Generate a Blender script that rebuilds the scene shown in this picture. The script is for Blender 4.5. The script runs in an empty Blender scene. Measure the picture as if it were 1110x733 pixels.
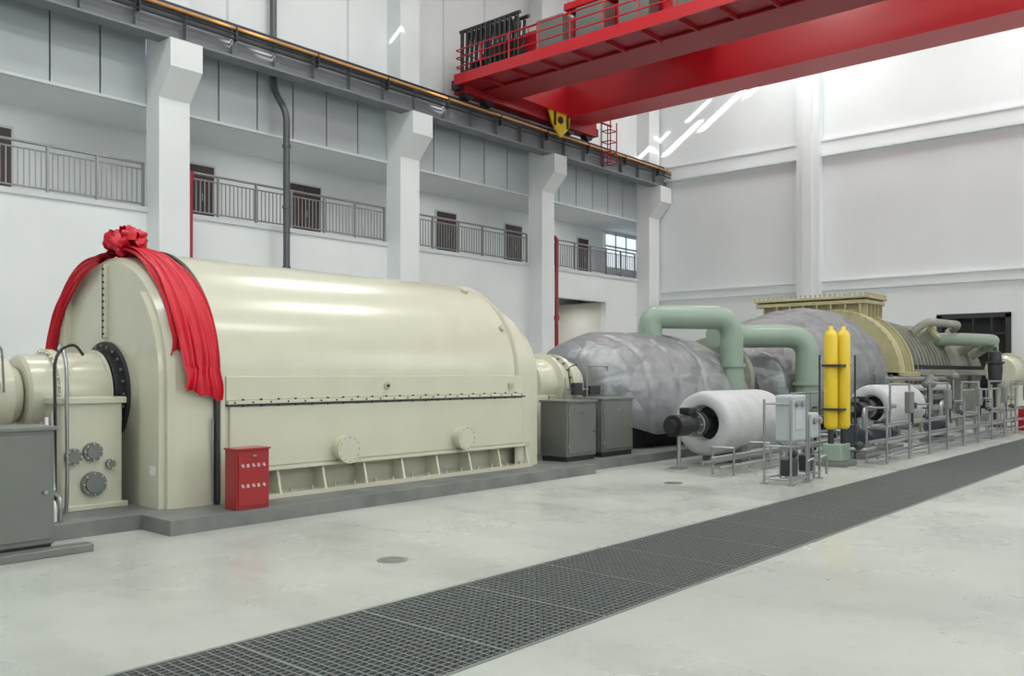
import bpy, bmesh, math, random
from mathutils import Vector, noise, Matrix
random.seed(4)
pi=math.pi
# ------------------------------------------------------------------ materials
def mat(name,col,rough=0.5,metal=0.0,var=0.0,vscale=3.0,bump=0.0,bscale=20.0,coat=0.0,rvar=0.0,quilt=0.0,vdet=5):
    m=bpy.data.materials.new(name); m.use_nodes=True
    nt=m.node_tree; b=nt.nodes['Principled BSDF']
    b.inputs['Base Color'].default_value=(*col,1); b.inputs['Roughness'].default_value=rough
    b.inputs['Metallic'].default_value=metal
    if coat: b.inputs['Coat Weight'].default_value=coat; b.inputs['Coat Roughness'].default_value=0.15
    tc=nt.nodes.new('ShaderNodeTexCoord')
    if var or rvar:
        n=nt.nodes.new('ShaderNodeTexNoise'); n.inputs['Scale'].default_value=vscale; n.inputs['Detail'].default_value=vdet
        nt.links.new(tc.outputs['Object'],n.inputs['Vector'])
        if var:
            r=nt.nodes.new('ShaderNodeMapRange'); r.inputs['From Min'].default_value=0.25; r.inputs['From Max'].default_value=0.75
            r.interpolation_type='SMOOTHSTEP'
            r.inputs['To Min'].default_value=1-var; r.inputs['To Max'].default_value=1+var*0.5
            nt.links.new(n.outputs['Fac'],r.inputs['Value'])
            mx=nt.nodes.new('ShaderNodeVectorMath'); mx.operation='SCALE'
            mx.inputs[0].default_value=col
            nt.links.new(r.outputs[0],mx.inputs['Scale']); nt.links.new(mx.outputs[0],b.inputs['Base Color'])
        if rvar:
            r=nt.nodes.new('ShaderNodeMapRange'); r.inputs['From Min'].default_value=0.2; r.inputs['From Max'].default_value=0.8
            r.inputs['To Min'].default_value=max(0.02,rough-rvar); r.inputs['To Max'].default_value=rough+rvar
            nt.links.new(n.outputs['Fac'],r.inputs['Value']); nt.links.new(r.outputs[0],b.inputs['Roughness'])
    if bump:
        n2=nt.nodes.new('ShaderNodeTexNoise'); n2.inputs['Scale'].default_value=bscale; n2.inputs['Detail'].default_value=4
        nt.links.new(tc.outputs['Object'],n2.inputs['Vector'])
        bp=nt.nodes.new('ShaderNodeBump'); bp.inputs['Strength'].default_value=bump; bp.inputs['Distance'].default_value=0.05
        nt.links.new(n2.outputs['Fac'],bp.inputs['Height']); nt.links.new(bp.outputs[0],b.inputs['Normal'])
        if quilt:
            vo=nt.nodes.new('ShaderNodeTexVoronoi'); vo.feature='DISTANCE_TO_EDGE'; vo.inputs['Scale'].default_value=quilt
            nt.links.new(tc.outputs['Object'],vo.inputs['Vector'])
            mr=nt.nodes.new('ShaderNodeMapRange'); mr.inputs['From Max'].default_value=.18; nt.links.new(vo.outputs['Distance'],mr.inputs['Value'])
            b2=nt.nodes.new('ShaderNodeBump'); b2.inputs['Strength'].default_value=.5; b2.inputs['Distance'].default_value=.05
            nt.links.new(mr.outputs[0],b2.inputs['Height']); nt.links.new(bp.outputs[0],b2.inputs['Normal']); nt.links.new(b2.outputs[0],b.inputs['Normal'])
    return m
M=dict(
 wall=mat('white_wall_paint',(.77,.795,.80),.8,var=.05,vscale=.4),
 wallfar=mat('far_wall_paint',(.78,.835,.845),.75,var=.05,vscale=.25),
 trim=mat('wall_trim_paint',(.60,.63,.64),.7),
 ceil=mat('ceiling_paint',(.6,.63,.64),.8),
 floor=mat('polished_floor',(.43,.455,.415),.30,bump=.02,bscale=2.5),
 plinth=mat('plinth_gray_paint',(.19,.20,.19),.5,var=.25,vscale=3),
 panel=mat('metal_gray_panel',(.46,.50,.52),.38,metal=.15),
 panelgap=mat('panel_joint',(.10,.105,.11),.6),
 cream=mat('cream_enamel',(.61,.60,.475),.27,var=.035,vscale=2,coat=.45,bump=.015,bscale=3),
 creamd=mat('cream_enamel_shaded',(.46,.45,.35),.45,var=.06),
 lime=mat('olive_brass_enamel',(.47,.43,.24),.4,var=.08),
 cgreen=mat('graygreen_casing',(.30,.31,.25),.42,var=.18),
 gpipe=mat('green_pipe_paint',(.27,.35,.28),.35,coat=.2),
 blanket=mat('silver_insulation_blanket',(.31,.32,.33),.40,metal=.5,var=.18,vscale=2.2,bump=.6,bscale=3.5,quilt=.9),
 whitei=mat('white_insulation',(.54,.55,.555),.6,var=.08,bump=.5,bscale=5),
 black=mat('black_rubber',(.012,.012,.013),.5),
 dark=mat('dark_steel',(.05,.052,.055),.45,metal=.5),
 dpipe=mat('gray_downpipe',(.10,.11,.12),.4,metal=.3),
 steel=mat('stainless_steel',(.38,.39,.40),.32,metal=.85),
 bright=mat('bright_bolt_steel',(.6,.6,.58),.3,metal=.9),
 cab=mat('gray_cabinet_paint',(.20,.21,.195),.35,metal=.35,var=.05),
 crane=mat('crane_red_paint',(.50,.008,.016),.38,coat=.2),
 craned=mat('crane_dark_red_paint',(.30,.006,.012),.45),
 red=mat('fire_red_paint',(.33,.007,.013),.35,coat=.3),
 silk=mat('red_silk',(.60,.006,.024),.42,bump=.25,bscale=5),
 yellow=mat('yellow_paint',(.78,.55,.02),.35,coat=.3),
 orange=mat('orange_conductor',(.62,.28,.07),.5),
 beam=mat('runway_beam_gray',(.19,.205,.22),.5,var=.08),
 grate=mat('grating_galvanized',(.21,.23,.22),.45,metal=.4),
 pit=mat('pit_dark',(.035,.04,.04),.9),
 door=mat('brown_door',(.055,.038,.032),.5),
 glass=mat('window_glass',(.75,.82,.88),.1),
 white=mat('white_label',(.8,.8,.8),.5),
 blue=mat('motor_slate_paint',(.045,.055,.075),.4),
 beige=mat('passage_paint',(.66,.65,.60),.8),
 rail=mat('railing_steel',(.30,.31,.31),.35,metal=.6),
)
gl=M['glass'].node_tree.nodes['Principled BSDF']
gl.inputs['Emission Color'].default_value=(.85,.93,1,1); gl.inputs['Emission Strength'].default_value=.9
# trowelled floor: broad soft tonal clouds + faint scuffs + roughness variation
nt=M['floor'].node_tree; fb=nt.nodes['Principled BSDF']; tc=nt.nodes.new('ShaderNodeTexCoord')
def nz(scale,det,rot=0,sx=1,sy=1):
    mp=nt.nodes.new('ShaderNodeMapping'); mp.inputs['Rotation'].default_value=(0,0,rot); mp.inputs['Scale'].default_value=(sx,sy,1)
    n=nt.nodes.new('ShaderNodeTexNoise'); n.inputs['Scale'].default_value=scale; n.inputs['Detail'].default_value=det
    nt.links.new(tc.outputs['Object'],mp.inputs['Vector']); nt.links.new(mp.outputs[0],n.inputs['Vector']); return n.outputs['Fac']
def mrng(src,a,b_,c,d):
    r=nt.nodes.new('ShaderNodeMapRange'); r.interpolation_type='SMOOTHSTEP'
    for k,v in zip(('From Min','From Max','To Min','To Max'),(a,b_,c,d)): r.inputs[k].default_value=v
    nt.links.new(src,r.inputs['Value']); return r.outputs[0]
def mul(a,b_):
    m=nt.nodes.new('ShaderNodeMath'); m.operation='MULTIPLY'; nt.links.new(a,m.inputs[0]); nt.links.new(b_,m.inputs[1]); return m.outputs[0]
fac=mul(mul(mrng(nz(.45,4),.3,.7,.86,1.06),mrng(nz(1.6,8,.6,1,.35),.30,.52,.88,1.0)),mrng(nz(9,6,.3),.25,.5,.93,1.0))
sc=nt.nodes.new('ShaderNodeVectorMath'); sc.operation='SCALE'; sc.inputs[0].default_value=(.455,.48,.44); nt.links.new(fac,sc.inputs['Scale']); nt.links.new(sc.outputs[0],fb.inputs['Base Color'])
nt.links.new(mrng(nz(.8,6,.2),.3,.7,.22,.42),fb.inputs['Roughness'])

# ------------------------------------------------------------------ builder
def frame(d):
    d=d.normalized(); a=Vector((0,0,1)) if abs(d.z)<.9 else Vector((1,0,0))
    u=d.cross(a).normalized(); w=d.cross(u).normalized(); return u,w
class B:
    def __init__(s,name): s.n=name; s.v=[]; s.f=[]; s.m=[]; s.s=[]; s.mats=[]
    def mi(s,m):
        m=M[m]
        if m not in s.mats: s.mats.append(m)
        return s.mats.index(m)
    def add(s,vs,fs,m,sm=False):
        o=len(s.v); k=s.mi(m); s.v+= [tuple(v) for v in vs]
        for f in fs: s.f.append([i+o for i in f]); s.m.append(k); s.s.append(sm)
    def box(s,x0,x1,y0,y1,z0,z1,m,bev=0,mtx=None):
        if bev:
            bm=bmesh.new(); bmesh.ops.create_cube(bm,size=1)
            for v in bm.verts: v.co=Vector(((x0+x1)/2+v.co.x*(x1-x0),(y0+y1)/2+v.co.y*(y1-y0),(z0+z1)/2+v.co.z*(z1-z0)))
            bmesh.ops.bevel(bm,geom=list(bm.edges),offset=bev,segments=2,affect='EDGES',profile=.5)
            bm.verts.index_update(); vs=[v.co.copy() for v in bm.verts]; fs=[[v.index for v in f.verts] for f in bm.faces]; bm.free()
        else:
            vs=[Vector(p) for p in ((x0,y0,z0),(x1,y0,z0),(x1,y1,z0),(x0,y1,z0),(x0,y0,z1),(x1,y0,z1),(x1,y1,z1),(x0,y1,z1))]
            fs=[(3,2,1,0),(4,5,6,7),(0,1,5,4),(1,2,6,5),(2,3,7,6),(3,0,4,7)]
        if mtx: vs=[mtx@v for v in vs]
        s.add(vs,fs,m)
    def cyl(s,p0,p1,r,m,r1=None,n=24,caps=True,capm=None):
        p0=Vector(p0);p1=Vector(p1); r1=r if r1 is None else r1
        u,w=frame(p1-p0)
        def ring(p,rr): return [p+(u*math.cos(2*pi*i/n)+w*math.sin(2*pi*i/n))*rr for i in range(n)]
        a=ring(p0,r); b=ring(p1,r1)
        s.add(a+b,[(i,(i+1)%n,n+(i+1)%n,n+i) for i in range(n)],m,True)
        if caps:
            s.add(a,[list(range(n))[::-1]],capm or m); s.add(b,[list(range(n))],capm or m)
    def rev(s,p0,d,prof,m,n=48,a0=0,a1=2*pi,blend=False):
        p0=Vector(p0); d=Vector(d).normalized(); u,w=frame(d); full=abs(a1-a0-2*pi)<1e-6; k=n if full else n+1
        def ring(t,r): return [p0+d*t+(u*math.cos(a0+(a1-a0)*i/n)+w*math.sin(a0+(a1-a0)*i/n))*r for i in range(k)]
        if blend:
            vs=[]; 
            for t,r in prof: vs+=ring(t,r)
            fs=[(j*k+i,j*k+(i+1)%k,(j+1)*k+(i+1)%k,(j+1)*k+i) for j in range(len(prof)-1) for i in range(n)]
            s.add(vs,fs,m,True)
        else:
            for (t,r),(t2,r2) in zip(prof,prof[1:]):
                s.add(ring(t,r)+ring(t2,r2),[(i,(i+1)%k,k+(i+1)%k,k+i) for i in range(n)],m,True)
    def tube(s,pts,r,m,n=12,bend=None,caps=True,seg=6):
        pts=[Vector(p) for p in pts]
        bend=r*2.5 if bend is None else bend
        P=[pts[0]]
        for i in range(1,len(pts)-1):
            a=pts[i-1]-pts[i]; b=pts[i+1]-pts[i]; L=min(bend,a.length*.49,b.length*.49)
            A=pts[i]+a.normalized()*L; C=pts[i]+b.normalized()*L
            if a.normalized().dot(b.normalized())<-.999: P.append(pts[i]); continue
            for k in range(seg+1):
                t=k/seg; q=A*(1-t)**2+pts[i]*2*t*(1-t)+C*t*t
                P.append(q)
        P.append(pts[-1])
        u,w=frame(P[1]-P[0]); vs=[]; prev=(P[1]-P[0]).normalized()
        for i,p in enumerate(P):
            d=(P[min(i+1,len(P)-1)]-P[max(i-1,0)]).normalized()
            q=prev.rotation_difference(d); u=q@u; w=q@w; prev=d
            vs+=[p+(u*math.cos(2*pi*j/n)+w*math.sin(2*pi*j/n))*r for j in range(n)]
        fs=[(i*n+j,i*n+(j+1)%n,(i+1)*n+(j+1)%n,(i+1)*n+j) for i in range(len(P)-1) for j in range(n)]
        s.add(vs,fs,m,True)
        if caps: s.add(vs[:n],[list(range(n))[::-1]],m); s.add(vs[-n:],[list(range(n))],m)
    def loft(s,secs,m,closed=False,caps=False,sm=True,share=True):
        n=len(secs[0]); k=n if closed else n-1
        if share:
            vs=[p for q in secs for p in q]
            s.add(vs,[(j*n+i,j*n+(i+1)%n,(j+1)*n+(i+1)%n,(j+1)*n+i) for j in range(len(secs)-1) for i in range(k)],m,sm)
        else:
            for a,b in zip(secs,secs[1:]): s.add(list(a)+list(b),[(i,(i+1)%n,n+(i+1)%n,n+i) for i in range(k)],m,sm)
        if caps: s.add(secs[0],[list(range(n))[::-1]],m); s.add(secs[-1],[list(range(n))],m)
    def sph(s,c,r,m,sz=1,n=16):
        c=Vector(c); secs=[]
        for j in range(n//2+1):
            a=-pi/2+pi*j/(n//2); secs.append([c+Vector((math.cos(a)*r*math.cos(2*pi*i/n),math.cos(a)*r*math.sin(2*pi*i/n),math.sin(a)*r*sz)) for i in range(n)])
        s.loft(secs,m,closed=True)
    def bolts(s,p,d,r,h,m='bright',n=6): 
        p=Vector(p); s.cyl(p,p+Vector(d)*h,r,m,n=n)
    def finish(s):
        xs=[v[0] for v in s.v]; ys=[v[1] for v in s.v]; zs=[v[2] for v in s.v]
        o=Vector(((min(xs)+max(xs))/2,(min(ys)+max(ys))/2,min(zs)))
        me=bpy.data.meshes.new(s.n); me.from_pydata([Vector(v)-o for v in s.v],[],s.f)
        for m in s.mats: me.materials.append(m)
        me.polygons.foreach_set('material_index',s.m); me.polygons.foreach_set('use_smooth',s.s); me.update()
        ob=bpy.data.objects.new(s.n,me); ob.location=o; bpy.context.scene.collection.objects.link(ob); return ob

# ------------------------------------------------------------------ dimensions
W=25.2; XF=40.0; YR=-12.0; XB=-10.0; ZC=20.0
GY0,GY1=3.30,4.66
# ------------------------------------------------------------------ floor
b=B('floor')
b.box(XB,XF,YR,GY0,-.5,0,'floor'); b.box(XB,XF,GY1,W+3.3,-.5,0,'floor'); b.box(XF,XF+4,W,W+3.3,-.5,0,'floor')
b.box(XB,XF,GY0,GY1,-.5,-.35,'pit')
b.finish()
b=B('floor_grating')
b.box(XB,XF-.1,GY0,GY0+.03,-.06,.004,'grate'); b.box(XB,XF-.1,GY1-.03,GY1,-.06,.004,'grate')
y=GY0+.06
while y<GY1-.03:
    b.box(-1,XF-.2,y-.004,y+.004,-.035,.0,'grate'); y+=.05
x=-1
while x<XF-.3:
    b.box(x-.005,x+.005,GY0+.03,GY1-.03,-.03,.001,'grate'); x+=.06 if x<16 else .12
x=-1
while x<XF-.3:
    b.box(x-.012,x+.012,GY0+.03,GY1-.03,-.035,.003,'grate'); x+=.96
b.finish()
for (x,y) in ((5.0,5.7),(11.15,6.6)):
    b=B('floor_drain_cover'); b.cyl((x,y,0),(x,y,.006),.13,'steel',n=32); b.cyl((x,y,.006),(x,y,.008),.10,'cab',n=32); b.finish()
# ------------------------------------------------------------------ ceiling with skylight slots
b=B('ceiling')
slots=[(31.6,33.9,11.9,12.4),(29.6,32.6,12.55,13.1),(28.1,30.6,13.3,13.8),(26.4,28.2,13.9,14.3),(32.6,34.6,13.3,13.7),(30.6,32.2,14.3,14.7),(28.9,30.2,14.9,15.2),(33.4,34.8,10.9,11.3),
       (.3,.9,11.2,11.7),(1.3,2.2,11.2,11.7),(9.0,10.1,11.2,11.7),(11.6,12.5,15.7,16.0)]
xs=sorted({XB,XF+4}|{v for s in slots for v in s[:2]}); ys=sorted({YR,W+3.3}|{v for s in slots for v in s[2:]})
for i in range(len(xs)-1):
    for j in range(len(ys)-1):
        cx=(xs[i]+xs[i+1])/2; cy=(ys[j]+ys[j+1])/2
        hole=any(s[0]<cx<s[1] and s[2]<cy<s[3] for s in slots)
        if not hole: b.box(xs[i],xs[i+1],ys[j],ys[j+1],ZC,ZC+.1,'ceil')
b.finish()
# ------------------------------------------------------------------ walls
b=B('wall_right'); b.box(XB,XF,YR-.3,YR,0,ZC,'wall'); b.finish()
b=B('wall_back'); b.box(XB-.3,XB,YR,W,0,ZC,'wall'); b.finish()
b=B('wall_far')
b.box(XF,XF+.3,YR,8.2,0,ZC,'wallfar'); b.box(XF,XF+.3,10.8,W,0,ZC,'wallfar'); b.box(XF,XF+.3,8.2,10.8,4.0,ZC,'wallfar')
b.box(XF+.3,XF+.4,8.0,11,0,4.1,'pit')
b.finish()
b=B('trim_1')
for z0,z1,d in ((5.35,5.75,.10),(5.75,5.82,.16),(11.5,11.62,.28),(11.62,12.2,.16),(12.2,12.28,.22)):
    b.box(XF-d,XF,YR,15.8,z0,z1,'wallfar'); b.box(XF-d,XF,16.86,W,z0,z1,'wallfar')
b.finish()
b=B('wall_pillar'); b.box(XF-.5,XF,15.8,16.86,0,ZC,'wallfar',); b.box(XF-.62,XF-.5,16.1,16.56,0,ZC,'wallfar'); b.finish()
b=B('door_gate')
b.box(XF-.08,XF-.01,8.1,8.3,0,4.0,'dark'); b.box(XF-.08,XF-.01,10.7,10.9,0,4.0,'dark'); b.box(XF-.08,XF-.01,8.1,10.9,3.85,4.05,'dark')
for y in (8.8,9.5,10.2): b.box(XF-.06,XF-.02,y-.03,y+.03,0,3.9,'dark')
for z in (1.2,2.4,3.2): b.box(XF-.06,XF-.02,8.2,10.8,z-.03,z+.03,'dark')
b.finish()
# left wall
ZB=6.45; ZP=9.5
b=B('wall_left')
b.box(XB,32.25,W,W+.3,0,ZB-.25,'wall'); b.box(36.1,XF,W,W+.3,0,ZB-.25,'wall'); b.box(32.25,36.1,W,W+.3,5.1,ZB-.25,'wall')
b.box(XB,XF,W,W+.3,12.1,ZC,'wall')
b.box(XB,XF+4,W+.3,W+3.3,ZB-.25,ZB,'wall'); b.box(XB,XF+4,W+3,W+3.3,0,12.1,'wall'); b.box(XB,XF+4,W+.1,W+3,ZP,ZP+.2,'wall')
b.box(XF+3.8,XF+4,W,W+3,0,ZP,'wall'); b.box(XF+.3,XF+4,W-.2,W,0,ZP+.2,'wall')
b.box(XB-.3,XB,W,W+3,0,ZC,'wall')
b.box(32.05,32.25,W+.3,W+3,0,5.1,'beige'); b.box(36.1,36.3,W+.3,W+3,0,5.1,'beige'); b.box(32.25,36.1,W+2.9,W+3,0,5.1,'beige')
b.box(XB,XF,W-.06,W,ZB-.12,ZB+.03,'trim'); b.box(XB,XF,W,W+.3,ZB-.25,ZB,'wall')
for x in (6.5,8.8,15.2,20.0,24.8,27.2,33.0,35.6): b.box(x-.04,x+.04,W-.02,W,12.3,ZC,'trim')
b.finish()
cols=[(3.5,4.4),(12.55,13.5),(21.85,22.8),(30.15,31.0),(38.9,39.9)]
for i,(x0,x1) in enumerate(cols):
    b=B('wall_column')
    y0=24.45
    b.box(x0,x1,y0,W+.02,0,ZC,'wall')
    prof=[(y0,9.6),(23.75,10.35),(23.75,11.15),(y0,11.15)]
    A=[(x0-.02,p[0],p[1]) for p in prof]; C=[(x1+.02,p[0],p[1]) for p in prof]
    b.add(A+C,[(0,1,2,3)[::-1],(4,5,6,7),(0,1,5,4),(1,2,6,5),(2,3,7,6)],'wall')
    b.finish()
spans=[(XB,3.5),(4.4,12.55),(13.5,21.85),(22.8,30.15),(31.0,38.9)]
for (x0,x1) in spans:
    b=B('bulkhead_panels')
    b.box(x0+.01,x1-.01,W+.05,W+.1,ZP,12.1,'panelgap')
    n=max(1,round((x1-x0)/1.38)); w=(x1-x0)/n
    for k in range(n):
        b.box(x0+k*w+.025,x0+(k+1)*w-.025,W,W+.05,ZP+.02,12.08,'panel')
    b.box(x0+.01,x1-.01,W-.03,W+.12,ZP-.06,ZP+.02,'trim')
    b.finish()
    if x1>4:
        b=B('balcony_railing'); yr=W+.1; H=1.33
        b.tube([(x0+.03,yr,ZB+H),(x1-.03,yr,ZB+H)],.04,'rail',n=8); b.tube([(x0+.03,yr,ZB+H-.18),(x1-.03,yr,ZB+H-.18)],.025,'rail',n=8)
        b.tube([(x0+.03,yr,ZB+.14),(x1-.03,yr,ZB+.14)],.025,'rail',n=8)
        n=round((x1-x0)/1.4)
        for k in range(n+1):
            xx=x0+.06+(x1-x0-.12)*k/n; b.box(xx-.035,xx+.035,yr-.035,yr+.035,ZB,ZB+H,'rail')
        n=round((x1-x0)/.15)
        for k in range(n): 
            xx=x0+.1+(x1-x0-.2)*k/n; b.box(xx-.013,xx+.013,yr-.013,yr+.013,ZB+.14,ZB+H-.18,'rail')
        b.finish()
for i,(x,w) in enumerate(((9.3,1.2),(15.9,1.1),(20.25,1.5),(27.9,1.2),(32.5,1.2),(38.2,.9))):
    b=B('door_%d'%(i+1)); y=W+3
    b.box(x-w/2-.08,x+w/2+.08,y-.05,y,ZB,ZB+2.4,'trim'); b.box(x-w/2,x-.01,y-.08,y-.04,ZB,ZB+2.32,'door',bev=.01); b.box(x+.01,x+w/2,y-.08,y-.04,ZB,ZB+2.32,'door',bev=.01)
    b.cyl((x+.08,y-.12,ZB+1.1),(x+.08,y-.12,ZB+1.35),.015,'steel',n=8)
    b.finish()
b=B('window_1'); y=W+2.98
b.box(40.2,43.4,y-.02,y,ZB+1.0,ZB+2.9,'glass')
for x in (40.2,41.25,42.3,43.4): b.box(x-.05,x+.05,y-.07,y-.02,ZB+.95,ZB+2.95,'white')
for z in (ZB+1,ZB+2.2,ZB+2.9): b.box(40.2,43.4,y-.07,y-.02,z-.05,z+.05,'white')
b.finish()
# runway beam + rail + conductor
b=B('crane_runway_beam')
xa,xb=XB+.1,XF-.05
b.box(xa,xb,23.85,24.42,12.02,12.1,'beam'); b.box(xa,xb,23.85,24.42,11.15,11.22,'beam'); b.box(xa,xb,24.08,24.2,11.22,12.02,'beam')
x=xa+.5
while x<xb: b.box(x-.01,x+.01,23.9,24.08,11.22,12.02,'beam'); x+=1.5
b.box(xa,xb,24.08,24.2,12.1,12.28,'dark')
b.box(xa,xb,24.42,24.78,12.0,12.06,'beam')
b.finish()
b=B('conductor_rail')
b.tube([(xa,23.72,11.98),(xb,23.72,11.98)],.045,'orange',n=8)
b.tube([(xa,23.72,11.82),(xb,23.72,11.82)],.03,'black',n=8)
b.tube([(xa,23.72,11.66),(xb,23.72,11.66)],.03,'black',n=8)
x=xa+.5
while x<xb: b.box(x-.02,x+.02,23.66,23.85,11.6,12.04,'dark'); x+=3
b.finish()
b=B('downpipe'); b.tube([(16.75,24.98,ZC-.1),(16.75,24.98,10.9),(17.0,24.6,10.2),(17.0,24.6,3.5),(17.0,24.6,0)],.11,'dpipe',n=14,bend=.4)
for z in (3.5,5,7,9): b.cyl((17,24.6,z),(17,24.6,z+.08),.14,'dpipe')
b.finish()
b=B('fire_riser_pipe'); b.tube([(13.75,24.9,0),(13.75,24.9,7.6)],.09,'red',n=14); b.cyl((13.75,24.9,7.4),(13.75,24.9,7.7),.12,'red'); b.finish()
b=B('fire_riser_pipe'); b.tube([(31.75,24.9,0),(31.75,24.9,7.75),(31.4,24.95,7.85)],.09,'red',n=14,bend=.2); b.cyl((31.75,24.9,4),(31.75,24.9,4.2),.13,'red'); b.finish()
b=B('wall_socket_box'); b.box(8.0,8.25,W-.06,W,3.6,3.85,'cab',bev=.01); b.finish()
b=B('wall_socket_box'); b.box(29.0,29.2,W-.06,W,3.3,3.6,'cab',bev=.01); b.finish()

# ------------------------------------------------------------------ overhead crane
b=B('overhead_crane')
YA,YE=24.45,-11.0
b.box(25.6,27.0,YE,23.7,12.75,14.5,'crane',bev=.02); b.box(25.5,27.1,YE,23.7,12.68,12.75,'craned')
b.box(31.0,32.4,YE,23.7,12.9,14.6,'crane',bev=.02); b.box(30.9,32.5,YE,23.7,12.83,12.9,'crane')
b.box(24.6,33.4,23.82,24.42,12.5,13.3,'craned',bev=.03); b.box(25.5,32.5,23.5,23.9,12.9,14.2,'crane',bev=.02)
for x in (25.0,26.2,31.6,33.0):
    b.cyl((x,23.95,12.55),(x,24.3,12.55),.27,'dark',n=28)
b.box(24.35,24.6,23.95,24.3,12.6,12.95,'dark'); b.box(33.4,33.7,23.95,24.3,12.6,12.95,'dark')
for yy,rev in ((23.60,False),(23.66,True)):
    g=[(29.5,yy,13.0),(31.1,yy,13.0),(31.0,yy,12.35),(30.4,yy,11.85),(29.8,yy,12.35)]
    b.add(g,[(0,1,2,3,4) if not rev else (4,3,2,1,0)],'yellow')
b.cyl((30.35,23.55,12.6),(30.35,23.7,12.6),.16,'dark'); b.box(29.9,30.0,23.54,23.6,12.3,13.0,'dark'); b.box(30.8,30.9,23.54,23.6,12.3,13.0,'dark')
b.box(24.2,25.6,YE,23.9,12.78,12.86,'craned'); b.box(24.12,24.2,YE,23.9,12.66,13.06,'crane')
y=YE
while y<23.8:
    b.box(24.4,25.6,y-.03,y+.03,12.65,12.78,'craned'); b.tube([(24.2,y,12.9),(24.2,y,14.0)],.028,'crane',n=6); y+=1.4
for z in (13.35,13.7,14.0): b.tube([(24.2,YE,z),(24.2,23.9,z),(25.5,23.9,z)],.028,'crane',n=6)
y=YE
while y<23.5:
    b.tube([(27.0,y,14.5),(27.0,y,15.4)],.028,'crane',n=6); y+=1.6
b.tube([(27.0,YE,15.4),(27.0,23.6,15.4)],.028,'crane',n=6); b.tube([(27.0,YE,15.0),(27.0,23.6,15.0)],.028,'crane',n=6)
for y in (19.2,17.4,15.6,13.5): b.box(24.8,25.5,y,y+1.2,12.86,14.4,'cab',bev=.02)
for row in range(2):
    for k in range(11):
        y=23.75-k*.24; x=24.42+row*.5; zt=14.75; zb=13.15+.12*math.sin(k*1.7)
        b.tube([(x,y,zt),(x-.03,y-.02,zb),(x+.1,y-.09,zb-.10),(x+.2,y-.14,zt)],.06,'black',n=8,bend=.14)
    b.tube([(24.5+row*.5,20.9,14.8),(24.5+row*.5,23.95,14.8)],.07,'dark')
for y in (21.0,22.5,23.9): b.tube([(24.5,y,12.86),(24.5,y,14.85)],.04,'dark')
b.box(24.7,25.4,21.1,23.6,12.9,13.6,'dark',bev=.03)
b.box(25.4,32.6,16.4,19.6,14.75,15.0,'crane',bev=.02)
for x in (25.9,32.1):
    for y in (16.8,19.2): b.cyl((x-.15,y,14.68),(x+.15,y,14.68),.2,'dark')
b.cyl((28,17,15.6),(31,17,15.6),.5,'dark'); b.box(26.2,27.6,17.2,18.8,15,16.1,'cab',bev=.03); b.cyl((27.5,19,15.4),(28.6,19,15.4),.3,'blue')
for dx in (0,.5):
    for dy in (0,.5): b.tube([(33.6+dx,23.2+dy,11.3),(33.6+dx,23.2+dy,13.2)],.03,'craned',n=6)
for z in (11.3,11.8,12.3,12.8): b.tube([(33.6,23.2,z),(34.1,23.2,z),(34.1,23.7,z),(33.6,23.7,z),(33.6,23.2,z)],.025,'craned',n=6,bend=.02)
b.tube([(32.4,23.5,13.1),(34.1,23.5,13.1)],.05,'craned')
b.finish()

# ------------------------------------------------------------------ plinth
PZ=.15
b=B('machine_plinth')
pts=[(4.30,8.15),(11.4,8.15),(11.4,8.45),(39.6,8.45),(39.6,13.0),(1.0,13.0),(1.0,8.75),(4.30,8.75)]
n=len(pts)
b.add([(x,y,0) for x,y in pts]+[(x,y,PZ) for x,y in pts],[list(range(n,2*n))]+[(i,(i+1)%n,n+(i+1)%n,n+i) for i in range(n)],'plinth')
b.finish()
# ------------------------------------------------------------------ generator
YC=10.3; ZG=1.53; AX=1.36
def arch(x,r,zb=PZ,n=48,zc=ZG,hw=None):
    hw=r if hw is None else hw
    return [Vector((x,YC-hw,zb))]+[Vector((x,YC-hw*math.cos(pi*i/n),zc+r*math.sin(pi*i/n))) for i in range(n+1)]+[Vector((x,YC+hw,zb))]
b=B('generator')
b.loft([arch(4.65,1.36,hw=1.42),arch(4.72,1.41,hw=1.46)],'cream',share=False); b.loft([arch(4.72,1.41,hw=1.46),arch(5.15,1.48)],'cream',share=False)
b.add(arch(4.65,1.36,hw=1.42),[list(range(51))[::-1]],'cream')
b.loft([arch(5.15,1.49),arch(5.15,1.535),arch(5.19,1.535),arch(5.19,1.45)],'dark',share=False)
b.loft([arch(5.19,1.45),arch(5.21,1.53),arch(5.26,1.53),arch(5.26,1.5)],'cream',share=False)
b.loft([arch(5.26,1.5,.5),arch(10.2,1.49,.5)],'cream',share=False)
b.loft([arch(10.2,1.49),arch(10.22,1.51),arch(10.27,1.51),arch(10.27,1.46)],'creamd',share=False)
b.loft([arch(10.27,1.46,hw=1.49),arch(10.62,1.30,hw=1.47),arch(10.80,1.16,hw=1.44)],'cream',share=False)
b.add(arch(10.80,1.16,hw=1.44),[list(range(51))],'cream')
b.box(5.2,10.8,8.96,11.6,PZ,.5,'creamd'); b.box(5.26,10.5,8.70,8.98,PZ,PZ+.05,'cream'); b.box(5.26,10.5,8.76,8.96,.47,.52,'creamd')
for i in range(9):
    x=5.30+i*.64; b.add([(x,8.72,PZ+.04),(x,8.96,PZ+.04),(x,8.96,.5),(x,8.8,.5),(x+.03,8.72,PZ+.04),(x+.03,8.96,PZ+.04),(x+.03,8.96,.5),(x+.03,8.8,.5)],[(0,1,2,3),(7,6,5,4),(0,3,7,4)],'cream')
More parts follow.
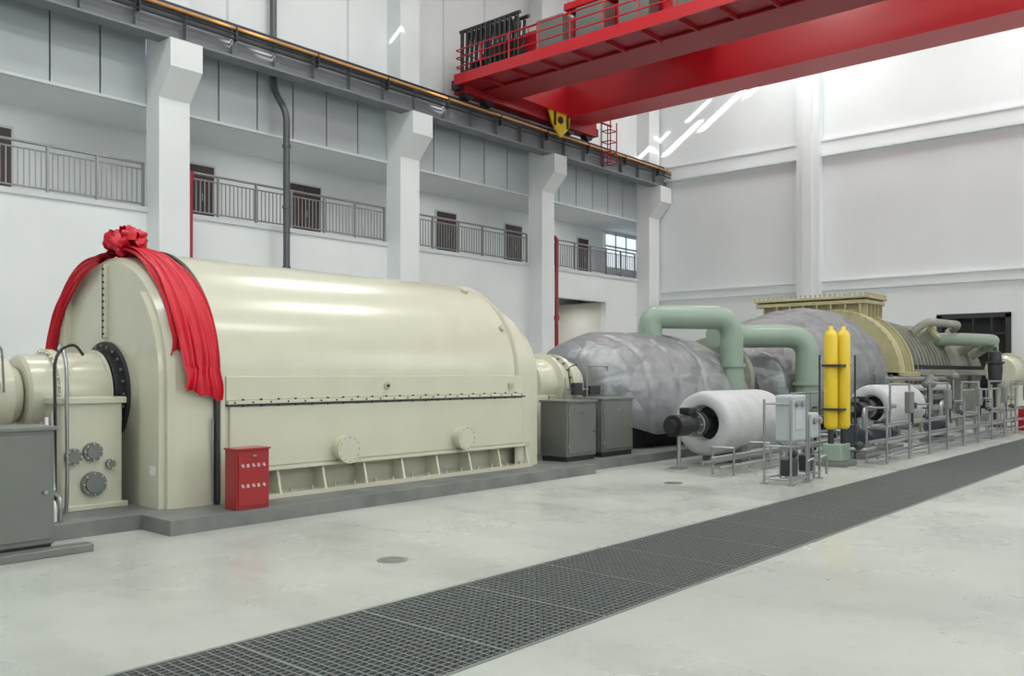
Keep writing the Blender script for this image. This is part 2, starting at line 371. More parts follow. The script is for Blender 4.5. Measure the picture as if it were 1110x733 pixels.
for i in range(8):
    for dx in (.15,.45): b.bolts((5.33+i*.64+dx,8.76,PZ+.05),(0,0,1),.02,.05,'bright')
b.box(5.32,10.34,8.765,8.81,.52,1.22,'cream',bev=.012)
b.box(5.28,10.38,8.75,8.81,1.225,1.245,'dark'); b.box(5.28,10.38,8.735,8.81,1.245,1.285,'cream',bev=.006)
b.box(5.28,10.38,8.775,8.81,1.285,1.56,'cream',bev=.01)
b.box(5.28,10.38,8.74,8.8,.47,.505,'cream',bev=.005)
for i in range(43):
    x=5.36+i*.117; b.bolts((x,8.755,1.215),(0,0,1),.014,.09,'dark',6) if i%2 else b.bolts((x,8.74,1.265),(0,-1,0),.012,.012,'dark',6)
for x,z,r in ((6.87,.66,.15),(8.95,.68,.145)):
    b.rev((x,8.77,z),(0,-1,0),[(0,r*1.05),(.10,r*1.05),(.10,r*1.05+.02),(.16,r*1.05+.02),(.16,0)],'cream',n=36)
    for k in range(12):
        a=2*pi*k/12; b.bolts((x+math.cos(a)*r*.98,8.61,z+math.sin(a)*r*.98),(0,-1,0),.01,.012,'bright')
b.rev((7.6,8.775,1.43),(0,-1,0),[(0,.05),(.03,.05),(.03,0)],'creamd',n=20); b.cyl((7.6,8.745,1.43),(7.6,8.73,1.43),.02,'dark')
b.box(10.0,10.1,8.74,8.78,1.36,1.44,'creamd')
# small lifting lugs on the roof line and the far end
for x,a in ((9.9,62),(10.1,30)):
    a=math.radians(a); p=Vector((x,YC-1.49*math.cos(a),ZG+1.49*math.sin(a))); b.cyl(p,p+Vector((0,-math.cos(a),math.sin(a)))*.05,.05,'creamd',n=16)
def arcpt(r,a,x,hw=None): return Vector((x,YC-(hw or r)*math.cos(a),ZG+r*math.sin(a)))
wing=[Vector((4.58,8.93,PZ)),Vector((4.58,9.38,PZ)),Vector((4.58,9.34,2.30))]+[arcpt(1.33,math.radians(a),4.58,1.37) for a in (46,36,28,20,12,4,0)]
def wingadd(wg):
    b.add(wg,[list(range(len(wg)))],'cream'); wb=[v+Vector((.08,0,0)) for v in wg]
    b.loft([wg+[wg[0]],wb+[wb[0]]],'cream',sm=False,share=False)
wingadd(wing); wingadd([Vector((v.x,2*YC-v.y,v.z)) for v in wing][::-1])
b.box(4.60,4.655,YC-.05,YC+.05,2.0,2.86,'cream',bev=.008); b.box(4.595,4.61,YC-.006,YC+.006,2.0,2.86,'dark')
for i in range(11): b.bolts((4.6,YC-.03,2.05+i*.075),(-1,0,0),.014,.02,'dark')
for i in range(30):
    a=math.radians(6+i*5.8); p=arcpt(1.512,a,5.15); b.bolts(p,(-1,0,0),.013,.02,'dark')
b.rev((4.66,YC,AX),(-1,0,0),[(0,.60),(.05,.60),(.05,.5),(.14,.5),(.14,.2)],'dark',n=48)
for i in range(24):
    a=2*pi*i/24; b.bolts((4.6,YC+math.cos(a)*.55,AX+math.sin(a)*.55),(-1,0,0),.018,.02,'cab')
b.cyl((4.51,YC,AX),(4.7,YC,AX),.16,'steel',n=32)
b.box(4.575,4.58,9.0,9.12,.5,.6,'white')
b.tube([(5.12,8.78,1.1),(5.12,8.78,.2)],.012,'steel',n=6); b.tube([(5.16,8.76,.95),(5.16,8.74,.2)],.02,'dark',n=6)
b.finish()

b=B('bearing_pedestal')
b.box(3.82,4.46,9.5,11.1,PZ,1.30,'cream',bev=.02); b.box(3.78,4.50,9.45,11.15,PZ,PZ+.06,'cream',bev=.01)
b.box(3.79,4.49,9.46,11.14,1.27,1.34,'cream',bev=.01)
b.rev((3.66,YC,AX),(1,0,0),[(0,.2),(0,.40),(.03,.44),(.28,.44),(.28,.50),(.36,.50),(.36,.46),(.80,.47),(.80,.50),(.84,.50),(.84,.2)],'cream',n=56)
for i in range(16):
    a=pi*i/15; b.bolts((3.94,YC+math.cos(a)*.47,AX+math.sin(a)*.47),(-1,0,0),.015,.02,'bright')
for x,z,r in ((3.93,.72,.085),(4.13,.76,.10),(4.14,.42,.13),(4.32,.62,.05)):
    b.rev((x,9.5,z),(0,-1,0),[(0,r),(.05,r),(.05,r*.7),(.07,r*.7),(.07,0)],'cab',n=28)
    for k in range(8): b.bolts((x+math.cos(k*pi/4)*r*.85,9.45,z+math.sin(k*pi/4)*r*.85),(0,-1,0),.01,.015,'bright')
b.tube([(3.84,9.43,PZ),(3.84,9.4,.5),(3.84,9.42,1.7),(3.9,9.7,1.9),(4.0,10.0,1.86)],.02,'steel',n=8,bend=.15)
b.tube([(4.25,10.0,1.8),(4.05,9.75,1.92),(3.75,9.5,1.8),(3.72,9.4,1.2),(3.72,9.4,.2)],.016,'black',n=8,bend=.2)
b.finish()
b=B('exciter_housing')
b.rev((1.6,YC,AX),(1,0,0),[(0,0),(0,.48),(1.5,.48),(1.5,.54),(1.6,.54),(1.6,.46),(1.92,.42),(1.92,.36),(2.04,.30),(2.04,0)],'cream',n=56)
b.box(1.6,3.3,9.7,10.9,PZ,1.15,'cream',bev=.02)
b.tube([(3.2,9.85,1.5),(3.2,9.78,1.88),(3.35,9.78,1.88),(3.4,9.85,1.4)],.012,'steel',n=8,bend=.1); b.tube([(2.9,9.85,1.75),(2.9,9.75,1.9),(3.1,9.75,1.9)],.012,'steel',n=6)
b.finish()
def cabinet(x0,x1,y0,y1,z0,z1):
    b=B('control_cabinet'); b.box(x0+.02,x1-.02,y0+.02,y1-.02,z0,z0+.08,'dark'); b.box(x0,x1,y0,y1,z0+.08,z1,'cab',bev=.012)
    b.box(x0+.04,x1-.04,y0-.015,y0,z0+.13,z1-.05,'cab',bev=.006); b.box(x0-.02,x1+.02,y0-.03,y1+.02,z1-.01,z1+.025,'cab',bev=.006)
    b.cyl((x1-.09,y0-.05,(z0+z1)/2),(x1-.09,y0-.01,(z0+z1)/2),.018,'steel',n=12); b.box(x0-.004,x0,y0+.06,y1-.06,z0+.15,z1-.07,'cab')
    b.box((x0+x1)/2-.06,(x0+x1)/2+.06,y0-.02,y0-.012,z1-.2,z1-.17,'steel')
    for z in (z0+.25,z1-.2): b.cyl((x0+.035,y0-.02,z-.03),(x0+.035,y0-.02,z+.03),.01,'steel',n=8)
    b.finish()
cabinet(2.1,3.24,8.2,8.7,0,1.10)
cabinet(11.3,12.1,8.65,9.2,PZ,1.12); cabinet(12.35,13.3,8.7,9.25,PZ,1.14)
b=B('cable_duct'); b.box(1.4,3.5,8.0,8.16,0,.07,'cab',bev=.008); b.finish()
b=B('cable_conduit_bundle')
for k in range(4):
    o=k*.05; b.tube([(3.42+o,8.9,.16),(3.42+o,8.9,.24+o),(3.52+o,9.3,.24+o),(3.52+o,9.36,PZ+.9+o)],.018,'steel' if k%2 else 'white',n=8,bend=.1)
b.finish()

def firebox(x0,y0,z0,w=.40,d=.22,h=.63):
    b=B('fire_extinguisher_cabinet')
    b.box(x0,x0+w,y0,y0+d,z0,z0+h,'red',bev=.008); b.box(x0+.02,x0+w-.02,y0-.012,y0,z0+.04,z0+h-.04,'red',bev=.005)
    b.box(x0-.01,x0+w+.01,y0-.02,y0+d+.01,z0+h,z0+h+.02,'red',bev=.004)
    b.box(x0+w/2-.02,x0+w/2+.03,y0-.03,y0-.012,z0+h-.07,z0+h-.055,'steel')
    for zz in (z0+h*.74,z0+h*.40):
        for k in range(5):
            cx=x0+w*(.18+.16*k); s=.018
            b.box(cx-s,cx+s,y0-.014,y0-.011,zz-.003,zz+.003,'white'); b.box(cx-.003,cx+.003,y0-.014,y0-.011,zz-s,zz+s,'white')
            b.box(cx-s,cx+s*.6,y0-.014,y0-.011,zz+s-.005,zz+s,'white')
            if k%2: b.box(cx-s,cx-s+.005,y0-.014,y0-.011,zz-s,zz+s,'white'); b.box(cx-s,cx+s,y0-.014,y0-.011,zz-s,zz-s+.005,'white')
            else: b.box(cx+s-.005,cx+s,y0-.014,y0-.011,zz-s,zz,'white')
    b.finish()
firebox(5.06,8.22,PZ); firebox(27.7,5.2,0,.4,.25,.65)

# ------------------------------------------------------------------ red bow and swags
b=B('red_silk_bow')
C=Vector((4.86,YC-.03,3.13))
def petal(c,d,size):
    d=d.normalized(); u,w=frame(d); rot=random.uniform(0,2*pi); uu=u*math.cos(rot)+w*math.sin(rot); ww=d.cross(uu)
    secs=[]
    for i in range(11):
        t=i/10
        base=c+d*(size*.95*math.sin(t*pi))+uu*(size*.34*(1-math.cos(t*pi)))+d*size*.05*t
        wd=size*.30*(1+.5*math.sin(t*pi))
        secs.append([base+ww*wd*s+d*size*.09*math.cos(s*4) for s in (-1,-.6,-.2,.2,.6,1)])
    b.loft(secs,'silk')
for ring_,(el,cnt,sz) in enumerate(((-20,11,.18),(10,11,.18),(35,9,.17),(58,7,.15),(80,3,.13))):
    for k in range(cnt):
        a=2*pi*(k+.5*ring_)/cnt+random.uniform(-.15,.15); e=math.radians(el+random.uniform(-9,9))
        d=Vector((math.cos(a)*math.cos(e),math.sin(a)*math.cos(e),math.sin(e)))
        petal(C+Vector((d.x*.04,d.y*.09,d.z*.04)),d,sz*random.uniform(.9,1.12))
b.sph(C-Vector((0,0,.08)),.12,'silk')
def swag(a0,a1,xc0,xc1,wd0,wd1,rr,hang,front=False,sgn=1,seed=0,n=50,k=48,fr=9,amp=.016,skew=.25):
    secs=[]
    for i in range(n+1):
        t=i/n; a=math.radians(a0+(a1-a0)*t); xc=xc0+(xc1-xc0)*t; wd=wd0+(wd1-wd0)*min(1,(t*1.8)**.8)
        wd*=1+.08*math.sin(t*9+seed)
        row=[]
        for j in range(k+1):
            s=j/k-.5; A=amp*(.6+.9*t)
            fold=A*math.sin(s*fr*2+seed+t*1.8+1.3*noise.noise(Vector((s*2.5,t*3,seed))))+A*.5*math.sin(s*fr*4.3+seed*2-t*3)+.012*noise.noise(Vector((s*3,t*6,seed+3)))
            if front:
                r=rr+s*wd; row.append(Vector((xc-.03-abs(fold)*1.3,YC-r*math.cos(a)*sgn,ZG+r*math.sin(a))))
            else:
                r=rr+.045+abs(fold)*1.2
                row.append(Vector((xc+s*wd,YC-r*math.cos(a)*sgn,ZG+r*math.sin(a))))
        secs.append(row)
    last=secs[-1]
    for i in range(1,17):
        t=i/16; secs.append([v+Vector((.02*math.sin(t*3+jj*.12),-(.035*math.sin(t*2.5)+.015*t*math.sin(jj*.55))*sgn*(0 if front else 1),-hang*t*(1+skew*(jj/k-.5)*2+.05*math.sin(jj*.35)))) for jj,v in enumerate(last)])
    b.loft(secs,'silk')
    b.loft([[v+Vector((.004,0,-.006)) for v in q] for q in secs],'silk')
swag(89,5,4.90,4.96,.18,.44,1.49,.30,seed=1,amp=.022,fr=8)
swag(89,22,4.80,4.78,.12,.20,1.46,.24,seed=4,skew=-.3,amp=.015)
swag(88,14,4.62,4.60,.10,.26,1.38,.20,front=True,sgn=-1,seed=5,fr=7,amp=.02)
swag(88,10,4.76,4.78,.15,.36,1.43,.26,sgn=-1,seed=6)
b.finish()

# ------------------------------------------------------------------ coupling / second bearing
b=B('coupling_guard')
b.rev((10.81,YC,AX),(1,0,0),[(0,.45),(.4,.45),(.4,.52),(.5,.52),(.5,.46),(1.2,.46),(1.2,.54),(1.30,.54),(1.30,.50),(2.1,.50),(2.1,.58),(2.2,.58),(2.2,.48),(2.56,.46),(2.56,0)],'cream',n=48)
b.rev((12.55,YC,AX),(1,0,0),[(0,.50),(.04,.60),(.10,.60),(.12,.50)],'cream',n=48)
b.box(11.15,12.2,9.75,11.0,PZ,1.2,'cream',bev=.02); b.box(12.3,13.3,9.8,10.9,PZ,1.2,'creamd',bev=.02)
for i in range(12):
    a=pi*i/11; b.bolts((12.9,YC+math.cos(a)*.54,AX+math.sin(a)*.54),(-1,0,0),.018,.03,'dark')
b.finish()
b=B('instrument_frame')
for x in (12.3,12.95,13.6):
    b.tube([(x,9.45,PZ),(x,9.45,1.72 if x>12.5 else 1.5)],.014,'steel',n=8)
b.tube([(12.95,9.45,1.72),(13.6,9.45,1.72)],.014,'steel',n=8); b.tube([(12.3,9.45,1.3),(13.6,9.45,1.3)],.012,'steel',n=8)
b.box(12.5,12.75,9.40,9.48,1.2,1.42,'dark',bev=.01); b.box(12.98,13.3,9.4,9.5,1.2,1.36,'dark',bev=.01)
b.tube([(12.4,9.4,1.3),(12.4,9.45,1.55),(12.6,9.6,1.7),(12.9,9.65,1.75)],.012,'black',n=6,bend=.1)
b.finish()
# ------------------------------------------------------------------ insulated casings
def interp(tab,x):
    for a,c in zip(tab,tab[1:]):
        if a[0]<=x<=c[0]:
            t=(x-a[0])/(c[0]-a[0]); t=t*t*(3-2*t)*.5+t*.5; return [p+(q-p)*t for p,q in zip(a,c)]
    return tab[-1]
def dome(name,tab,m,nx=120,na=96,amp=.045,sc=1.0,seed=0,seams=()):
    b=B(name); secs=[]; x0=tab[0][0]; x1=tab[-1][0]
    for i in range(nx+1):
        x=x0+(x1-x0)*i/nx; _,w,zt,zb=interp(tab,x); zc=zb+(zt-zb)*.35; row=[]
        pinch=-.035*sum(math.exp(-((x-q)/.05)**2) for q in seams)
        for j in range(na+1):
            a=-.35+(pi+.7)*j/na; c=math.cos(a); s=math.sin(a)
            r=(abs(c)**2.3+abs(s)**2.3)**(-1/2.3)
            p=Vector((x,YC-w*c*r,zc+(zt-zc)*s*r if s>0 else zc+(zc-zb)*s*r*2))
            nn=Vector((0,-c,s)); f=noise.noise(Vector((p.x*sc,p.y*sc,p.z*sc+seed)))+.5*noise.noise(p*2.3+Vector((seed,0,0)))
            rid=abs(noise.noise(p*1.3+Vector((7+seed,3,1))))+.3*abs(noise.noise(p*3.1+Vector((seed,9,4))))
            pj=-.03*sum(math.exp(-((a-q)/.022)**2) for q in (.45,1.15,1.95,2.7))
            p+=nn*(f*amp+min(rid,.35)*amp*1.6+pinch+pj); p.x+=f*amp*.6
            row.append(p)
        secs.append(row)
    b.loft(secs,m)
    for q,rev in ((secs[0],True),(secs[-1],False)):
        ids=list(range(len(q))); b.add(q,[ids[::-1] if rev else ids],m)
    return b
b=dome('insulated_turbine_casing',[(13.42,.5,1.65,.9),(13.50,.9,1.98,.6),(13.85,1.2,2.22,.4),(14.5,1.4,2.38,.2),(16,1.5,2.42,.2),(17.2,1.55,2.36,.2),(18.0,1.55,2.1,.2),(18.5,1.35,1.7,.2),(18.7,1.1,1.4,.3)],'blanket',seed=1,seams=(14.3,15.2,16.2,17.2,18.0))
b.box(13.7,18.5,9.3,11.3,PZ,.8,'dark'); 
b.finish()
b=dome('insulated_turbine_casing',[(19.9,.9,1.9,.4),(20.1,1.5,2.3,.3),(21,1.75,2.75,.2),(22.5,1.85,3.1,.2),(24.0,1.9,3.38,.2),(25.2,1.9,3.40,.2),(26.2,1.85,3.1,.2),(26.7,1.6,2.7,.2)],'blanket',seed=9,seams=(20.8,22.0,23.3,24.6,25.8))
b.box(20.3,26.6,9.3,11.3,PZ,.8,'dark')
b.finish()
b=B('shaft_gland_housing'); b.rev((18.78,YC,1.4),(1,0,0),[(0,0),(0,.9),(.35,.9),(.35,1.05),(.55,1.05),(.55,.8),(1.05,.8),(1.05,0)],'cgreen'); b.box(18.95,19.75,9.5,11.1,PZ,1.2,'cgreen',bev=.02); b.finish()
b=B('crossover_pipe')
b.tube([(15.95,10.0,2.3),(15.95,10.0,2.78),(17.45,8.90,2.78),(17.45,8.90,PZ)],.25,'gpipe',n=28,bend=.42,seg=12)
b.cyl((17.45,8.90,1.72),(17.45,8.90,1.80),.30,'gpipe',n=28); b.finish()
b=B('crossover_pipe')
b.tube([(18.3,9.7,2.46),(19.25,9.75,2.46),(20.3,8.40,2.46),(20.3,8.40,0)],.27,'gpipe',n=28,bend=.5,seg=12)
b.cyl((20.3,8.40,1.30),(20.3,8.40,1.38),.33,'gpipe'); b.finish()

# ------------------------------------------------------------------ exhaust casing with flange table
b=B('turbine_exhaust_casing')
b.box(27.0,28.7,9.35,12.9,3.70,3.82,'lime',bev=.02); b.box(27.2,28.5,9.55,12.7,3.2,3.70,'lime'); b.box(26.95,28.75,9.3,12.95,3.86,3.94,'lime',bev=.02); b.box(27.05,28.65,9.4,12.85,3.82,3.86,'dark')
for i in range(24): b.bolts((26.99,9.36+i*.155,3.94),(0,0,1),.03,.09,'lime')
for i in range(11): b.bolts((27.1+i*.16,9.35,3.94),(0,0,1),.03,.09,'lime')
for i in range(8): 
    y=9.55+i*.44; b.box(27.0,27.2,y-.02,y+.02,3.3,3.70,'lime')
for i in range(5):
    x=27.2+i*.32; b.box(x-.02,x+.02,9.37,9.55,3.3,3.70,'lime')
b.rev((26.9,YC,1.55),(1,0,0),[(0,0),(0,1.95),(.15,2.0),(.3,2.0),(.3,1.9),(1.1,1.9),(1.1,2.0),(1.22,2.0),(1.22,1.85),(1.5,1.8)],'lime',n=64)
for k in range(3): b.rev((27.3+k*.24,YC,1.55),(1,0,0),[(0,1.89),(0,1.97),(.05,1.97),(.05,1.89)],'lime',n=64)
for k in range(48):
    a=2*pi*k/48; b.bolts((27.05,YC+math.cos(a)*1.95,1.55+math.sin(a)*1.95),(-1,0,0),.03,.2,'lime')
b.box(26.9,28.4,8.5,12.1,PZ,.9,'lime',bev=.03); b.box(26.9,28.4,8.2,12.4,1.48,1.62,'lime',bev=.02)
b.finish()
b=B('high_pressure_turbine')
prof=[(0,1.84),(.25,1.84),(.25,1.76)]
x=.25; r=1.78
while x<5.0:
    prof+=[(x,r-.03),(x+.36,r-.045),(x+.36,r+.05),(x+.46,r+.05)]; x+=.46; r-=.022
prof+=[(x,1.62),(x+.2,1.72),(x+.45,1.72),(x+.45,1.5),(x+3.0,1.42),(x+3.0,1.55),(x+3.2,1.55),(x+3.2,1.35),(x+5.5,1.3),(x+5.5,0)]
b.rev((28.42,YC,1.6),(1,0,0),prof,'cgreen',n=72)
b.box(28.5,39.3,8.40,12.2,1.5,1.7,'cgreen',bev=.02)
for i in range(52): b.bolts((28.6+i*.2,8.5,1.7),(0,0,1),.04,.14,'dark')
b.box(29.4,31.5,8.7,11.7,PZ,1.2,'cgreen',bev=.03); b.box(34,38.5,8.9,11.4,PZ,1.2,'cgreen',bev=.03)
for xx,zz in ((31.0,2.6),(33.2,2.55),(36.2,2.4),(38.0,2.3)):
    b.cyl((xx,9.2,zz-.1),(xx,8.55,zz+.35),.2,'cgreen',n=20); b.cyl((xx,8.60,zz+.31),(xx,8.52,zz+.37),.28,'lime',n=20)
b.finish()
b=B('steam_inlet_pipe')
b.tube([(32.6,8.9,2.75),(33.2,8.2,2.75),(35.2,7.7,2.75),(37.5,8.4,2.7),(38.2,8.8,2.6)],.22,'gpipe',n=20,bend=.45,seg=10)
b.tube([(35.2,7.7,2.75),(35.2,7.7,0)],.16,'gpipe',n=20)
b.tube([(30.2,9.0,2.9),(30.4,8.6,3.25),(33.0,8.3,3.25),(33.8,8.9,2.9)],.13,'cgreen',n=16,bend=.3,seg=8)
b.finish()
b=B('front_bearing_standard')
b.rev((31.8,6.75,1.65),(1,0,0),[(0,0),(0,.42),(.1,.5),(1.0,.5),(1.0,.6),(1.15,.6),(1.15,.5),(4.0,.5),(4,0)],'cream',n=40); b.box(32.2,35.5,6.3,7.2,0,1.2,'cream',bev=.03)
b.finish()
b=B('lube_oil_piping')
for k,(z,r,m) in enumerate(((.5,.12,'gpipe'),(.85,.09,'steel'),(1.15,.10,'whitei'),(1.42,.06,'steel'))):
    b.tube([(24.3,8.15-.06*k,z),(30.8,8.15-.06*k,z),(30.8,8.15-.06*k,0)],r,m,n=14,bend=.25)
for x in (24.6,26.0,27.4,28.8,30.2): b.box(x-.04,x+.04,7.78,8.28,0,.3,'cab'); b.box(x-.03,x+.03,8.27,8.33,0,1.55,'cab')
b.finish()

# ------------------------------------------------------------------ white insulated steam pipe ends with valves
def drum(x0,x1,y,z,r):
    b=B('insulated_steam_pipe')
    b.rev((x0,y,z),(1,0,0),[(.35,.0),(.35,r*.52),(0,r*.55),(-.02,r*.62),(-.03,r*.85),(.03,r*.97),(.12,r),(.5,r)],'whitei',n=48,blend=True)
    b.tube([(x0+.5,y,z),(x1-r,y,z),(x1-r,y+.9,z-.15),(x1-r,y+1.0,z-.2)],r,'whitei',n=48,bend=.8,seg=14)
    b.cyl((x0+.30,y,z),(x0+.34,y,z),r*.54,'black',n=36)
    b.box(x0+.7,x0+.9,y-r*.7,y+r*.7,0,z-r*.6,'cab',bev=.01)
    b.cyl((x0-.8,y,z),(x0+.32,y,z),.13,'dark'); b.cyl((x0-.25,y,z),(x0-.18,y,z),.22,'dark'); b.cyl((x0-.36,y,z),(x0-.30,y,z),.22,'steel')
    b.cyl((x0-1.0,y,z),(x0-.6,y,z),.18,'black'); b.cyl((x0-1.12,y,z),(x0-1.0,y,z),.11,'black'); b.tube([(x0-.5,y,z),(x0-.5,y,z+.28)],.05,'dark'); b.box(x0-.63,x0-.37,y-.1,y+.1,z+.18,z+.29,'black',bev=.02)
    for k in range(8):
        a=2*pi*k/8; b.cyl((x0-.4,y+math.cos(a)*.18,z+math.sin(a)*.18),(x0-.14,y+math.cos(a)*.18,z+math.sin(a)*.18),.015,'bright',n=8)
    b.tube([(x0-.8,y,z-.1),(x0-.8,y,0)],.035,'steel'); b.box(x0-.9,x0-.7,y-.1,y+.1,0,.03,'steel')
    b.finish()
drum(13.65,16.6,7.5,.72,.56)
drum(20.5,23.6,7.0,.78,.54)

def stand(x,y,w=.55,d=.4,h=1.28,name='instrument_stand'):
    b=B(name); t=.018
    for dx in (0,w):
        for dy in (0,d): b.tube([(x+dx,y+dy,0),(x+dx,y+dy,h*.95)],t,'steel',n=8); b.box(x+dx-.05,x+dx+.05,y+dy-.05,y+dy+.05,0,.01,'steel')
    for z in (.08,.55,h*.9): b.tube([(x,y,z),(x+w,y,z),(x+w,y+d,z),(x,y+d,z),(x,y,z)],t*.8,'steel',n=8,bend=.02)
    b.box(x+.02,x+w-.05,y-.02,y+.25,.62,h,'panel',bev=.03); b.box(x+.10,x+w-.16,y-.03,y-.018,.78,h-.2,'whitei',bev=.01)
    b.cyl((x+.14,y-.06,h-.12),(x+.14,y-.02,h-.12),.05,'steel',n=20); b.cyl((x+.34,y-.06,h-.12),(x+.34,y-.02,h-.12),.05,'steel',n=20)
    for k in range(4): b.tube([(x+.1+k*.1,y+.1,.62),(x+.1+k*.1,y+.1,.3),(x+.1+k*.1,y+d+.1,.2)],.012,'steel',n=6,bend=.05)
    b.box(x+.08,x+.3,y+.02,y+.2,.12,.36,'dark',bev=.02); b.sph((x+w*.6,y+.12,.42),.07,'dark',n=12)
    b.tube([(x+w,y,.3),(x+w+.15,y-.05,.35),(x+w+.15,y-.05,.05)],.02,'steel',n=8,bend=.05)
    b.finish()
stand(11.95,5.18)
stand(12.75,5.25,.40,.35,1.0)
b=B('accumulator_bottles')
for x,y in ((15.03,5.80),(15.23,5.66)):
    b.rev((x,y,.62),(0,0,1),[(0,.04),(.03,.10),(.08,.114),(1.6,.114),(1.68,.09),(1.72,.04),(1.78,.035),(1.78,0)],'yellow',n=28,blend=True)
    b.cyl((x,y,.3),(x,y,.64),.05,'dark'); b.tube([(x,y,2.35),(x,y,2.45)],.015,'steel',n=6)
b.box(14.85,15.45,5.5,6.0,0,.08,'cab',bev=.01); b.box(14.92,15.36,5.58,5.92,.08,.38,'gpipe',bev=.02)
for z in (.95,1.7): b.box(14.88,15.38,5.58,5.9,z,z+.04,'dark')
for x,y in ((14.86,5.93),(15.42,5.53)): b.tube([(x,y,.1),(x,y,1.9)],.018,'dark',n=8)
b.tube([(15.1,5.5,.3),(15.1,5.25,.3),(15.6,5.25,.3)],.03,'steel',n=8); b.sph((15.1,5.35,.36),.08,'dark')
b.finish()
def pump(x,y,name='pump_motor'):
    b=B(name); b.box(x,x+1.0,y,y+.5,0,.12,'cab',bev=.01)
    b.cyl((x+.05,y+.25,.36),(x+.55,y+.25,.36),.17,'blue',n=28)
    for k in range(7): b.cyl((x+.10+k*.06,y+.25,.36),(x+.115+k*.06,y+.25,.36),.19,'blue',n=28)
    b.box(x+.1,x+.5,y+.1,y+.4,.12,.25,'blue'); b.cyl((x+.55,y+.25,.36),(x+.7,y+.25,.36),.06,'steel'); b.cyl((x+.7,y+.25,.36),(x+.95,y+.25,.36),.14,'dark')
    b.tube([(x+.83,y+.25,.4),(x+.83,y+.25,.9),(x+1.2,y+.25,.9)],.05,'steel',n=10); b.box(x+.2,x+.4,y+.18,y+.34,.5,.62,'blue',bev=.01)
    b.finish()
pump(16.4,5.75); pump(18.1,5.85); pump(21.5,5.75)
b=B('service_pipe_rack')
x=15.9
posts=[]
while x<27.2: posts.append(x); x+=1.25
for i,x in enumerate(posts):
    h=1.4 if i%2 else 1.0
    for y in (5.15,5.5): b.tube([(x,y,0),(x,y,h)],.022,'steel',n=8)
    b.tube([(x,5.15,h-.02),(x,5.5,h-.02)],.02,'steel',n=8); b.tube([(x,5.15,.32),(x,5.5,.32)],.02,'steel',n=8); b.tube([(x,5.15,.62),(x,5.5,.62)],.02,'steel',n=8)
for y,z,r in ((5.2,.36,.03),(5.3,.35,.02),(5.4,.37,.035),(5.2,.65,.02),(5.35,.66,.03),(5.25,.12,.025),(5.45,.14,.03)):
    b.tube([(15.7,y,z),(27.4,y,z)],r,'steel',n=8)
for x in posts[1::2]:
    b.box(x-.14,x+.14,5.1,5.2,.85,1.25,'cab',bev=.02); b.cyl((x+.3,5.2,.62),(x+.3,5.2,.95),.035,'dark'); b.cyl((x+.3,5.12,.98),(x+.3,5.22,.98),.06,'dark')
for x in posts[::2]: b.sph((x+.5,5.35,.70),.075,'dark',n=12); b.cyl((x+.5,5.35,.7),(x+.5,5.35,.88),.02,'steel'); b.rev((x+.5,5.35,.88),(0,0,1),[(0,.09),(.015,.09),(.015,.07)],'dark',n=16)
b.finish()
b=B('low_pipe_run')
for k,(y,z) in enumerate(((6.55,.28),(6.7,.2),(6.42,.14))):
    b.tube([(12.2,y,z),(19.5,y,z)],.03,'steel',n=10,bend=.12)
for x in (12.6,13.9,15.2,16.5,17.8,19.1):
    b.tube([(x,6.38,0),(x,6.38,.42)],.02,'steel',n=8); b.tube([(x,6.75,0),(x,6.75,.42)],.02,'steel',n=8); b.tube([(x,6.38,.42),(x,6.75,.42)],.02,'steel',n=8)
b.finish()
b=B('valve_manifold')
for k in range(6):
    x=17.0+k*.55; y=6.98+.12*(k%2); h=.6+.15*(k%3)
    b.tube([(x,y,0),(x,y,h)],.035,'dark',n=10); b.sph((x,y,h*.6),.09,'dark',n=12); b.cyl((x,y,h),(x,y,h+.12),.10,'cab',n=16); b.cyl((x,y,h+.12),(x,y,h+.16),.05,'dark',n=12)
    b.cyl((x-.1,y,h*.6),(x+.1,y,h*.6),.06,'steel',n=12)
b.tube([(16.8,7.0,.38),(19.3,7.0,.38)],.05,'cab',n=10); b.tube([(16.8,7.1,.14),(19.3,7.1,.14)],.06,'dark',n=10)
b.finish()
b=B('safety_handrail')
for y,xs2 in ((7.9,[18.2,19.3,20.4,21.5]),(6.0,[24.2,25.4,26.6,27.8,29.0,30.2])):
    for x in xs2: b.tube([(x,y,0),(x,y,1.15)],.022,'steel',n=8)
    for z in (.6,1.15): b.tube([(xs2[0],y,z),(xs2[-1],y,z)],.022,'steel',n=8)
b.finish()
b=B('valve_actuator')
b.tube([(29,6.3,0),(29,6.3,1.3)],.07,'dark'); b.rev((29,6.3,1.25),(0,0,1),[(0,.08),(.05,.17),(.4,.2),(.6,.2),(.62,.26),(.66,.26),(.68,.18),(.95,.16),(1.0,.06),(1.1,.05),(1.1,0)],'dark',n=28)
b.box(28.8,29.2,6.1,6.5,0,.06,'dark'); b.finish()
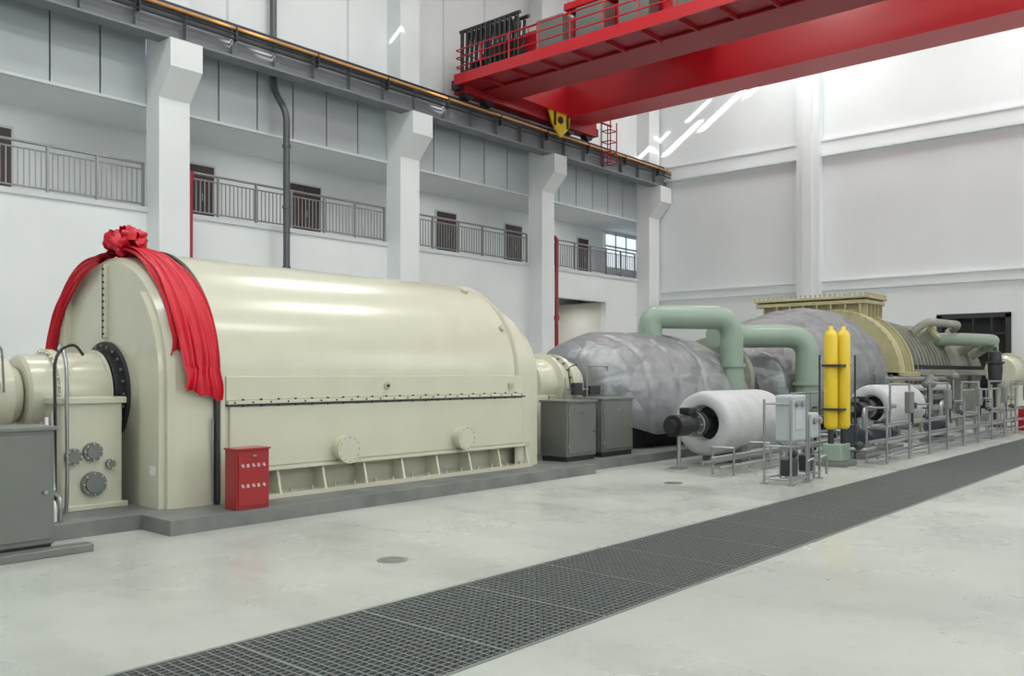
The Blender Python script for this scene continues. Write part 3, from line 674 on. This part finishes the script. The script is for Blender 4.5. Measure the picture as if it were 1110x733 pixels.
for (x,y,h) in ((24.6,6.9,1.5),(26.2,7.3,1.6),(28.0,7.2,1.7)):
    b=B('control_valve'); b.tube([(x-.6,y,.0),(x-.6,y,.4),(x+.6,y,.4),(x+.6,y,0)],.07,'gpipe',n=12,bend=.15); b.sph((x,y,.4),.15,'dark')
    b.cyl((x-.2,y,.4),(x-.16,y,.4),.14,'steel'); b.cyl((x+.16,y,.4),(x+.2,y,.4),.14,'steel'); b.cyl((x,y,.45),(x,y,h-.3),.04,'steel')
    b.tube([(x-.08,y,.5),(x-.1,y,h-.28)],.02,'dark',n=6); b.tube([(x+.08,y,.5),(x+.1,y,h-.28)],.02,'dark',n=6)
    b.rev((x,y,h-.3),(0,0,1),[(0,0),(0,.12),(.06,.18),(.12,.18),(.2,.10),(.26,.05),(.26,0)],'cab',n=24); b.finish()

# ------------------------------------------------------------------ lights
def area(name,loc,rot,sx,sy,p,col=(1,1,1)):
    l=bpy.data.lights.new(name,'AREA'); l.shape='RECTANGLE'; l.size=sx; l.size_y=sy; l.energy=p; l.color=col
    o=bpy.data.objects.new(name,l); o.location=loc; o.rotation_euler=rot; bpy.context.scene.collection.objects.link(o); return o
for x in (-3,9,20,36):
    for y in (-6,5,16): area('high_bay_light',(x,y,19.6),(0,0,0),5,3,600 if x<30 else 760,(1,1,.97))
for x in (0,14,28): area('side_fill_light',(x,YR+.3,9),(math.radians(90),0,0),8,7,480,(.93,.975,1))  # unseen fill lights added before the windowless right wall, brightening vertical faces
for x in (9,18,27,35.5): area('corridor_lamp',(x,W+1.6,ZP-.1),(0,0,0),2.5,.4,14,(1,.99,.95))
area('corridor_lamp',(34.2,W+1.5,4.9),(0,0,0),2,.4,45,(1,.98,.95))
s=bpy.data.lights.new('sun','SUN'); s.energy=14; s.angle=.012; s.color=(1,.97,.92)
so=bpy.data.objects.new('sun',s); d=Vector((1,.9,-.6)); so.rotation_euler=d.to_track_quat('-Z','Y').to_euler(); so.location=(20,0,30); bpy.context.scene.collection.objects.link(so)
w=bpy.data.worlds.new('world'); bpy.context.scene.world=w; w.use_nodes=True
w.node_tree.nodes['Background'].inputs[0].default_value=(.7,.8,1,1); w.node_tree.nodes['Background'].inputs[1].default_value=.8
# ------------------------------------------------------------------ camera
c=bpy.data.cameras.new('camera'); c.sensor_width=36; c.lens=36*955/1110; c.shift_y=(404-366.5)/1110; c.clip_end=200
co=bpy.data.objects.new('camera',c); co.location=(0,0,1.6); co.rotation_euler=(math.radians(90),0,math.radians(41.0-90)); bpy.context.scene.collection.objects.link(co)
bpy.context.scene.camera=co
bpy.context.scene.view_settings.view_transform='Standard'
